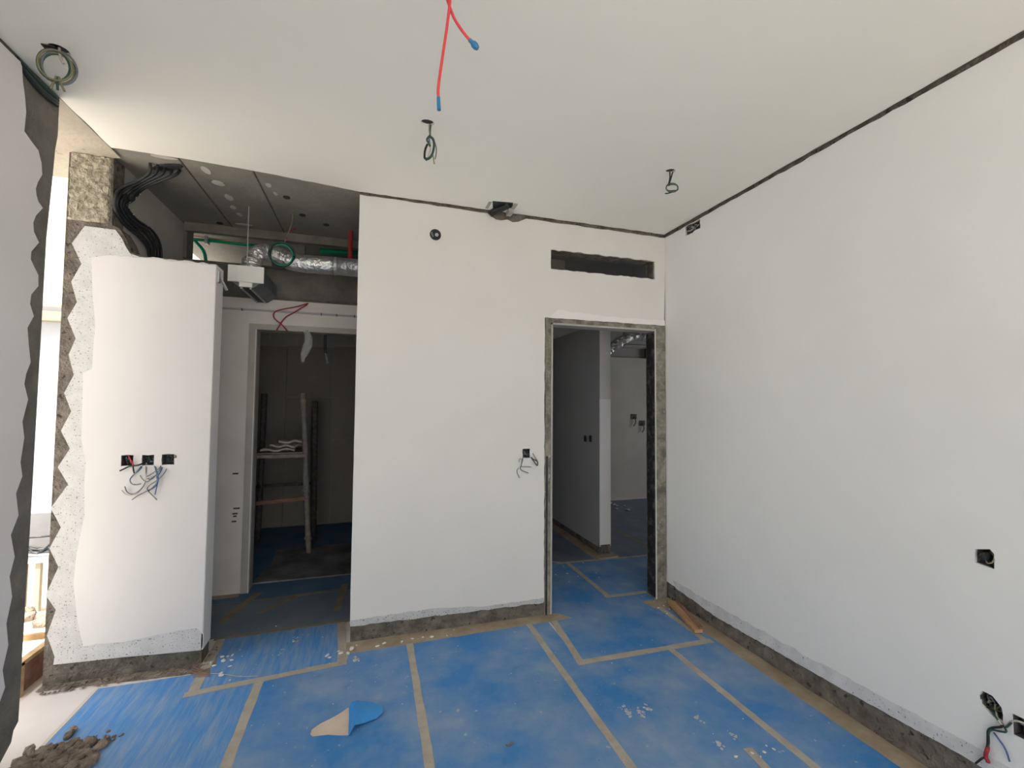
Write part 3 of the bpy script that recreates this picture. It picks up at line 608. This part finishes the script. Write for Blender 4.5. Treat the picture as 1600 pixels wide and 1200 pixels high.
# ceiling box above the centre wall
cbx = thing('ceiling_box', 'black box recessed in the ceiling edge above the centre wall', 'junction box', (.84, 2.91, H))
G().box(.76, .90, 2.86, 2.97, H + .002, H + .012).build('box', BLACK, cbx)
G().tube([(.88, 2.88, H), (.84, 2.93, H - .012), (.80, 2.985, H - .015), (.775, 3.0, H - .035)], .022, 10, jit=.03).build('conduit', W_BLACK, cbx)
G().tube([(.86, 2.87, H), (.86, 2.93, H - .004), (.83, 2.97, H - .01)], .012, 8).build('conduit', W_GREEN, cbx)
G().box(.89, .925, 2.93, 3.0, H - .03, H).build('flange', GREYW, cbx)
G().box(.735, .755, 2.88, 2.98, H - .004, H + .002).box(.905, .93, 2.85, 2.93, H - .006, H + .002).build('flange', GREYW, cbx)
# right wall boxes
r1 = jbox(1.078, 1.140, .894, .968, RWALL, .05, 'black wall box at mid height on the right wall')
knot(r1, RWALL, 1.09, 1.125, .91, .95, .02, 4, (W_BLACK,))
G().tube([RWALL(1.115, .945, .02), RWALL(1.10, .915, -.004), RWALL(1.085, .92, -.004), RWALL(1.082, .94, .005), RWALL(1.10, .955, .02)], .0028, 5).build('wire', W_YEL, r1, True)
G().tube([RWALL(1.108, .93, .0), RWALL(1.104, .936, -.003), RWALL(1.096, .936, -.003)], .016, 9, smooth_n=2).build('grommet', W_BLACK, r1)
r2 = jbox(1.070, 1.140, .346, .430, RWALL, .05, 'broken wall box low on the right wall with a red-tipped wire')
knot(r2, RWALL, 1.08, 1.13, .36, .42, .015, 7, (W_BLACK, W_GREY, W_YEL))
r3 = jbox(.985, 1.046, .325, .398, RWALL, .05, 'lowest right wall box at the picture edge')
knot(r3, RWALL, 1.0, 1.03, .34, .39, .02, 5, (W_BLACK, W_GREY, W_DRED))
q = lambda l: [(1500 + a / 8.57, 1060 + b / 8.57) for a, b in l]
wire(r2, q([(480, 440), (510, 560), (600, 640), (680, 580), (760, 570), (860, 600)]), .0034, W_WHITE, fmap='r')
wire(r2, q([(400, 400), (480, 520), (560, 620), (620, 650), (690, 590)]), .0034, W_GREEN, fmap='r')
wire(r2, q([(520, 560), (570, 640), (440, 660), (380, 700), (375, 800), (370, 900), (345, 1000)]), .0042, W_BLACK, fmap='r')
wire(r2, q([(560, 600), (620, 710), (540, 710), (430, 690), (385, 730), (385, 850), (370, 920)]), .0034, W_GREEN, fmap='r')
wire(r2, q([(375, 920), (350, 1000), (335, 1060), (300, 1070), (210, 1140)]), .0036, W_BLACK, fmap='r')
wire(r2, q([(380, 900), (365, 960), (345, 1040), (370, 1100), (380, 1130)]), .0068, W_DRED, fmap='r', label='red sleeve on the wire end', out_=.016)
wire(r2, q([(430, 690), (500, 790), (580, 900), (630, 1000), (665, 1115)]), .003, W_BLUE, fmap='r')
r4 = thing('junction_box', 'hacked-out wiring hole under the ceiling near the far right corner', 'junction box', (XR, 2.70, 2.77))
G().add([RWALL(a, b_, d) for a in (2.625, 2.775) for b_ in (2.765, 2.822) for d in (.03, .04)], [(0, 1, 3, 2), (4, 6, 7, 5), (0, 4, 5, 1), (2, 3, 7, 6), (0, 2, 6, 4), (1, 5, 7, 3)]).build('box', BOXM, r4)
knot(r4, RWALL, 2.64, 2.76, 2.772, 2.82, -.004, 12, (W_BLACK, W_GREY, W_BLACK, W_WHITE))

# ceiling light points with coiled wires
def light_point(c, label, build, hs=.030):
    t = thing('light_wiring', label, 'wiring', (c[0], c[1], H), 'wire coils at the ceiling light holes')
    G().tube([(c[0], c[1], H + .012), (c[0], c[1], H + .0145)], hs, 12, smooth_n=1).build('hole', BLACK, t)
    build(t, Vector((c[0], c[1], H)))
def loop(t, c, ax, rx, rz, r, m, nturn=1, j=.004):
    ax = Vector(ax).normalized()
    for k in range(nturn):
        o_ = Vector((rr.uniform(-j, j), rr.uniform(-j, j), rr.uniform(-j, j))); sx = rx * rr.uniform(.9, 1.08); sz = rz * rr.uniform(.92, 1.06)
        G().tube([c + o_ + ax * sx * math.cos(a) + Vector((0, 0, sz * math.sin(a))) for a in [6.2832 * i / 12 for i in range(12)]], r, 5, closed=True, smooth_n=2).build('wire', m[k % len(m)] if isinstance(m, (list, tuple)) else m, t, True)
def lpA(t, c):
    o_ = at(89, 100, y=c.y) 
    G().tube([c + Vector((0, 0, .01)), c + Vector((.005, .005, -.03)), Vector((o_.x + .02, c.y, c.z - .05))], .005, 5).build('wire', W_WHITE, t, True)
    loop(t, at(89, 103, y=c.y), (1, .2, 0), .050, .062, .0038, [W_GREEN, W_YEL, W_GREY, W_YEL, W_GREEN], 5, .009)
    b_ = at(90, 122, y=c.y)
    for dx in (-.012, .0, .012): G().tube([b_ + Vector((dx * .3, 0, .005)), b_ + Vector((dx, 0, -.02)), b_ + Vector((dx * 1.8, .004, -.045))], .0042, 5).build('wire', W_YEL if dx else W_GREEN, t, True)
    G().box(c.x - .045, c.x - .005, c.y - .02, c.y + .02, H - .004, H + .001).build('flap', BLACK, t)
light_point((-1.176, 2.139), 'round wire coil hanging from the ceiling at the left wall', lpA)
def lpB(t, c):
    Y = c.y; u = lambda a, b: at(640 + a / 13.33, 170 + b / 13.33, y=Y)
    G().tube([u(420, 320), u(410, 420), u(420, 540)], .0042, 5).build('wire', W_YEL, t, True)
    G().tube([u(440, 330), u(430, 440), u(425, 560)], .0042, 5).build('wire', W_GREEN, t, True)
    G().tube([u(420, 560), u(360, 640), u(400, 720), u(430, 790)], .005, 6).build('wire', W_GREEN, t, True)
    G().tube([u(430, 580), u(490, 640), u(510, 760), u(480, 920), u(420, 1020), u(330, 1060)], .0062, 6).build('wire', W_GREEN, t, True)
    G().tube([u(370, 740), u(325, 850), u(310, 980), u(320, 1030), u(380, 1045)], .0056, 6).build('wire', W_BLACK, t, True)
    G().tube([u(520, 690), u(555, 820), u(550, 960), u(530, 1050)], .003, 5).build('wire', W_GREY, t, True)
    G().tube([u(480, 940), u(500, 1060), u(515, 1150)], .003, 5).build('wire', W_YEL, t, True)
    G().tube([u(440, 700), u(430, 860), u(400, 960), u(380, 1000)], .003, 5).build('wire', W_WHITE, t, True)
    G().tube([u(400, 600), u(410, 680), u(400, 720)], .004, 5).build('wire', W_BLUE, t, True)
light_point((.238, 2.15), 'long knotted wire loop hanging mid-ceiling below the red wires', lpB)
def lpC(t, c):
    Y = c.y; u = lambda a, b: at(1000 + a / 8.575, 240 + b / 8.575, y=Y)
    G().tube([u(400, 245), u(400, 330), u(380, 420)], .004, 5).build('wire', W_BLACK, t, True)
    G().tube([u(440, 245), u(415, 330), u(385, 430)], .004, 5).build('wire', W_BLACK, t, True)
    for k in range(3):
        o_ = k * 8
        G().tube([u(380, 425 - o_), u(450, 415 - o_), u(500, 430), u(505, 470 + o_), u(470, 510 - o_), u(400, 515 - o_), u(355, 480), u(355, 440)], .0034, 5, closed=True, smooth_n=3).build('wire', (W_GREEN, W_GREY, W_BLACK)[k], t, True)
    G().tube([u(430, 515), u(380, 530), u(340, 535)], .0042, 5).build('wire', W_BLACK, t, True)
light_point((1.635, 2.167), 'small wire coil hanging from the ceiling near the right wall', lpC, .026)
# red wires
rw = thing('red_cable', 'pair of red wires with blue taped ends hanging from the ceiling', 'wire', (.225, 1.33, H))
G().tube([(.225, 1.33, H + .012), (.225, 1.33, H + .0145)], .028, 12, smooth_n=1).build('hole', BLACK, rw)
Yw = 1.30
A = [Vector((.222, 1.33, H + .005)), at(706, -25, y=Yw), at(700, 30, y=Yw), at(692, 85, y=Yw), at(685, 135, y=Yw), at(685, 155, y=Yw)]
G().tube(A, .0045, 8).build('wire', W_RED, rw, True)
B_ = [Vector((.228, 1.33, H + .005)), at(695, -25, y=Yw + .01), at(706, 20, y=Yw + .01), at(720, 45, y=Yw + .01), at(735, 64, y=Yw + .01)]
G().tube(B_, .0045, 8).build('wire', W_RED, rw, True)
G().tube([A[-1] + Vector((0, 0, .006)), at(686, 172, y=Yw)], [.0052, .006], 8, smooth_n=1).build('taped_end', TAPEBLUE, rw, label='blue taped tip')
G().tube([B_[-1] + Vector((-.003, 0, .003)), at(740, 69, y=Yw + .01), at(747, 76, y=Yw + .01)], [.006, .010, .006], 8, smooth_n=2).build('taped_end', TAPEBLUE, rw, label='blue taped tip')

# ------------------------------------------------------------------ cables
ck = thing('black_cables', 'bundle of five black cables snaking from the ceiling down the column side', 'cable', (-1.2, 3.1, H))
for k in range(5):
    o5 = (0, 4.2, 9.5, 14, 18.5)[k]
    P = [Vector((-1.235 + k * .033, 3.05 + .01 * k, H + .012)), Vector((-1.24 + k * .030, 3.055, 2.81)), at(215 + k * 3, 283 + k * 2.5, y=3.09 + .012 * k), at(190 + o5, 293 + o5, x=-1.374), at(180 + o5, 308 + o5 * .6, x=-1.380), at(181 + o5, 330 - k, x=-1.385), at(196 + o5, 352 - k * 2, x=-1.385), at(219 + o5, 372 - k * 3, x=-1.385), at(232 + o5, 392 - k * 2, x=-1.385), at(234 + o5, 425, x=-1.385)]
    G().tube(P, .0082, 8, smooth_n=5).build('cable', (BLACK, W_BLACK, W_BLACK, BLACK, W_BLACK)[k], ck, True)
g = G()
for k in range(22):
    i = rr.randint(3, 7); p = P[i].lerp(P[i - 1], rr.random()); s_ = rr.uniform(.0015, .003); g.lump(p + Vector((.008, -.004, rr.uniform(-.006, .006))), s_, s_, s_, k)
g.build('plaster_splash', CHIP, ck)
G().lump((-1.16, 3.07, H + .010), .11, .035, .008, 3, 2).build('ragged_hole', BLACK, ck)
wcb = thing('wall_head_cables', 'dark cables bunched where the left wall meets the ceiling', 'cable', (XL, 2.37, 2.82))
for k in range(4):
    G().tube([(XL - .014 + .006 * (k % 2), 2.22, 2.842 - k * .004), (XL - .005, 2.28, 2.834 - k * .010), (XL - .002, 2.36, 2.828 - k * .013), (XL - .004, 2.46, 2.835 - k * .012)], .0075, 6).build('cable', W_BLACK if k % 2 else W_GREEN, wcb, True)

# ------------------------------------------------------------------ corridor services
pl = thing('diffuser_box', 'grey slot diffuser box with a white end board hung in the corridor', 'air duct', (-.8, 3.7, 2.28))
G().box(-.945, -.725, 3.488, 3.50, 2.318, 2.432).box(-.875, -.795, 3.488, 3.50, 2.285, 2.32).box(-.895, -.89, 3.484, 3.49, 2.318, 2.43).build('end_board', WHITEP, pl, label='white notched end board')
v = [(-.935, 3.5, 2.42), (-.735, 3.5, 2.42), (-.735, 3.5, 2.33), (-.79, 3.5, 2.285), (-.88, 3.5, 2.285), (-.935, 3.5, 2.33)]
n6 = 6; v2 = [(a, 3.99, c) for a, b, c in v]
mesh('plenum', v + v2, [tuple(range(6))[::-1], tuple(range(6, 12))] + [(i, (i + 1) % 6, (i + 1) % 6 + 6, i + 6) for i in range(6)], GRSTEEL, pl)
G().box(-.855, -.815, 3.51, 3.97, 2.278, 2.287).build('slot', BLACK, pl)
G().box(-.870, -.858, 3.50, 3.98, 2.274, 2.287).box(-.812, -.80, 3.50, 3.98, 2.274, 2.287).build('slot_rail', GALV, pl)
for x in (-.838,):
    G().tube([(x, 3.52, 2.43), (x, 3.52, H + T)], .003, 6, smooth_n=1).build('hanger_rod', GALV, pl)
du = thing('foil_duct', 'silver foil duct running right above the corridor door', 'air duct', (-.4, 3.7, 2.45))
G().tube([(-.84, 3.62, 2.44), (-.83, 3.63, 2.50), (-.80, 3.66, 2.57), (-.74, 3.69, 2.60), (-.66, 3.70, 2.58), (-.60, 3.70, 2.555)], .062, 16, smooth_n=6, jit=.10).build('flexible_sleeve', FOIL, du)
G().tube([(-.62, 3.70, 2.56), (-.50, 3.70, 2.545), (-.28, 3.70, 2.548)], .068, 18, smooth_n=6, jit=.02).build('insulated_pipe', FOIL, du, True)
G().tube([(-.285, 3.70, 2.548), (-.265, 3.70, 2.548)], .071, 18, smooth_n=1).build('joint_tape', GALV, du)
G().tube([(-.27, 3.70, 2.548), (.6, 3.70, 2.548)], .069, 18, smooth_n=6, jit=.015).build('insulated_pipe', FOIL, du, True)
gc = thing('green_cable_coil', 'coil of green wire hanging from the bare slab in front of the foil duct', 'wire', (-.57, 3.5, 2.6))
G().tube([(-.56, 3.54, H + T), (-.565, 3.53, 2.78), at(445, 378, y=3.52)], .004, 5).build('wire', W_YEL, gc, True)
cc = at(440, 397, y=3.52)
loop(gc, cc, (1, 0, 0), .078, .080, .0055, [W_GREEN, W_GREEN, GPIPE, W_GREEN, W_BLACK], 5, .008)
G().tube([at(462, 357, y=3.54), at(452, 362, y=3.53), at(447, 374, y=3.52)], .004, 5).build('wire', W_DRED, gc, True)
rp_ = thing('sprinkler_pipe', 'short red sprinkler pipe hanging beside the centre wall', 'pipe', (-.15, 3.75, 2.6))
a = at(548, 356, y=3.78); G().tube([(a.x, 3.78, H + T), (a.x, 3.78, 2.60)], .018, 10, smooth_n=1).build('pipe', RPIPE, rp_)
G().tube([(a.x - .03, 3.78, a.z), (a.x + .12, 3.78, a.z)], .022, 10, smooth_n=1).build('fitting', W_RED, rp_)
rcl = thing('red_wire_loop', 'thin red wire loop above the dark room door', 'wire', (-.6, 3.98, 2.1))
G().tube([at(*p_, y=3.99) for p_ in ((449, 517), (440, 507), (428, 496), (432, 486), (460, 480), (482, 474))], .005, 6).build('wire', W_DRED, rcl, True)
G().tube([at(*p_, y=3.985) for p_ in ((432, 516), (445, 497), (460, 488), (480, 476))], .005, 6).build('wire', W_DRED, rcl, True)
cn = thing('conduit', 'thin white conduit fixed along the top of the corridor wall', 'conduit', (-.6, 4.02, 2.22))
G().tube([(-1.39, y2 - .008, 2.226), (1.0, y2 - .008, 2.222)], .008, 8, smooth_n=1).build('tube', EXTW, cn)
for x in (-.98, -.40, -.28, -.14): G().box(x - .004, x + .004, y2 - .017, y2, 2.214, 2.232).build('clip', BOXM, cn)
pc = thing('plastic_wrap', 'scrap of clear plastic hanging in the dark room doorway', 'plastic', (-.51, 4.0, 2.07))
vv = []; nn = 9
for i in range(nn):
    t_ = i / (nn - 1); wd_ = .05 + .035 * math.sin(t_ * 3.0)
    for j in range(5):
        s_ = j / 4 - .5; vv.append((-.51 + s_ * wd_ * (1 - .5 * t_) + .02 * math.sin(t_ * 5), 4.01 + .02 * math.sin(j * 2.2 + i), 2.08 - .26 * t_ + .01 * math.sin(j * 3)))
mesh('sheet', vv, [(i * 5 + j, i * 5 + j + 1, i * 5 + j + 6, i * 5 + j + 5) for i in range(nn - 1) for j in range(4)], PLASTIC, pc, True)
hw = thing('hanging_wire', 'dark wire end hanging in the dark room doorway', 'wire', (-.35, 4.1, 2.08))
G().tube([at(508, 512, y=4.15), at(508, 545, y=4.15), at(509, 556, y=4.15)], .012, 7).build('wire', W_BLACK, hw, True)
G().tube([at(509, 552, y=4.15), at(512, 568, y=4.15)], .014, 7).build('wire_tip', W_GREY, hw, True)
# clerestory pipes
gp = thing('green_water_pipe', 'green plastic water pipe crossing the high corridor opening', 'pipe', (-1.2, 4.5, 2.8))
G().tube([at(302, 374, y=4.19), at(345, 378, y=4.19), at(420, 386, y=4.19)], .013, 10, smooth_n=1).build('pipe', GPIPE, gp, True)
G().tube([at(304, 376, y=4.19), at(318, 392, y=4.19), at(322, 410, y=4.19)], .013, 10, smooth_n=3).build('pipe', GPIPE, gp, True)
G().tube([at(500, 392, y=4.19), at(560, 396, y=4.19)], .02, 10, smooth_n=1).build('pipe', GPIPE, gp, True)
G().box(*(lambda p: (p.x - .012, p.x + .008, 4.16, 4.22, p.z - .03, p.z + .03))(at(324, 376, y=4.19))).build('clamp', GALV, gp)
kp = thing('copper_pipe', 'thin copper pipe above the green pipe in the high opening', 'pipe', (-1.2, 4.6, 2.86))
G().tube([at(303, 369, y=4.19), at(392, 381, y=4.19)], .007, 8, smooth_n=1).build('pipe', COPPER, kp, True)
# far room duct
fd = thing('far_foil_duct', 'crumpled foil duct under the ceiling of the far room', 'air duct', (3.1, 5.0, 2.3))
G().tube([at(948, 548, y=5.1), at(960, 540, y=5.05), at(975, 530, y=5.0), at(992, 524, y=5.0), at(1015, 527, y=5.0), at(1040, 528, y=5.0)], .062, 14, smooth_n=6, jit=.16).build('flexible_sleeve', FOIL, fd)
G().box(3.28, 3.30, 4.99, 5.01, 2.38, H + T).box(3.05, 3.07, 4.99, 5.01, 2.36, H + T).build('hanger_strap', GALV, fd)
G().tube([at(975, 539, y=5.4), at(1015, 541, y=5.4)], .018, 8, smooth_n=1).build('bracket', GALV, fd)
ps = thing('wall_switch', 'pair of small switch holes on the dark passage wall', 'switch', (2.222, 4.42, 1.1))
for px in (915, 923):
    p = at(px, 685, x=2.222); G().box(2.214, 2.2225, p.y - .022, p.y + .022, p.z - .035, p.z + .03).build('switch_hole', BLACK, ps)

# ------------------------------------------------------------------ scaffold in the dark room
sc = thing('timber_trestle', 'rough pole trestle with plank shelves in the dark room', 'scaffold', (-.85, 5.1, 0))
def pole(pts, r, m=WOODR):
    G().tube(pts, r, 8, smooth_n=6, jit=.06).build('post', m, sc, True)
pole([(-.54, 4.87, .0), (-.575, 4.88, .5), (-.60, 4.89, 1.0), (-.638, 4.90, 1.58)], .027, WOODG)
pole([(-1.10, 4.95, 0), (-1.09, 4.95, .8), (-1.09, 4.95, 1.05)], .025, WOODR)
pole([(-1.10, 5.38, 0), (-1.085, 5.38, .8), (-1.077, 5.38, 1.58)], .030, BOXM)
pole([(-.552, 5.34, 0), (-.56, 5.3, .8), (-.563, 5.25, 1.50)], .032, BOXM)
for z, x, y in ((1.50, -.634, 4.90), (1.36, -.625, 4.896), (.99, -.603, 4.89), (.56, -.58, 4.88), (.16, -.553, 4.872), (.62, -.583, 4.88)):
    G().tube([(x, y, z - .012), (x + .002, y, z + .012)], .035, 9, smooth_n=1).build('collar', WOODG, sc)
G().box(-1.12, -.58, 4.82, 4.86, .952, .985).build('rail', WOODG, sc)
for k in range(4): G().box(-1.10, -.62, 4.865 + k * .12, 4.975 + k * .12, .985, 1.0).build('shelf_board', WOODG, sc)
G().beam((-1.10, 4.85, .52), (-.58, 4.85, .555), .03, .035).build('rail', WOODR, sc)
G().beam((-1.08, 5.36, .60), (-.56, 5.36, .61), .03, .03).build('rail', BOXM, sc)
G().beam((-1.09, 4.93, .60), (-1.09, 5.40, .60), .03, .03).build('rail', BOXM, sc)
for k, (x, y, z, lx, ly, a, lb) in enumerate(((-.86, 5.0, 1.030, .30, .20, .1, 'lowest paper sack on the trestle shelf'), (-.78, 4.98, 1.068, .24, .20, -.3, 'middle paper sack on the trestle shelf'), (-.74, 5.02, 1.106, .26, .18, .25, 'topmost folded sack on the trestle shelf'))):
    v = []; f_ = []
    for i in range(9):
        for j in range(7):
            u_ = (i / 8 - .5) * lx; w_ = (j / 6 - .5) * ly; zz = z + .010 * math.sin(i * 1.3 + k) * math.cos(j * 1.1) 
            v.append((x + u_ * math.cos(a) - w_ * math.sin(a), y + u_ * math.sin(a) + w_ * math.cos(a), zz))
    n_ = len(v); f_ = [(i * 7 + j, i * 7 + j + 1, i * 7 + j + 8, i * 7 + j + 7) for i in range(8) for j in range(6)]
    vb = [(a_, b_, c_ - .018) for a_, b_, c_ in v]
    rim = [i * 7 for i in range(9)] + [56 + j for j in range(1, 7)] + [i * 7 + 6 for i in range(7, -1, -1)] + [j for j in range(5, 0, -1)]
    allf = f_ + [tuple(q_ + n_ for q_ in t_[::-1]) for t_ in f_] + [(rim[i], rim[(i + 1) % len(rim)], rim[(i + 1) % len(rim)] + n_, rim[i] + n_) for i in range(len(rim))]
    tag(mesh('paper_sack', v + vb, allf, SACK), lb, 'sack', 'folded sacks on the trestle shelf')
bd = blackb = mesh('black_board', *sheet(ragpoly([(-.885, 4.19), (-.12, 4.19), (.3, 4.6), (.3, 5.0), (-.15, 5.08), (-.86, 5.06), (-.83, 4.7)], .004, .1), [], DOWN, .017, .005), MAT_BLK)
tag(bd, 'dusty black board lying on the dark room floor', 'board')
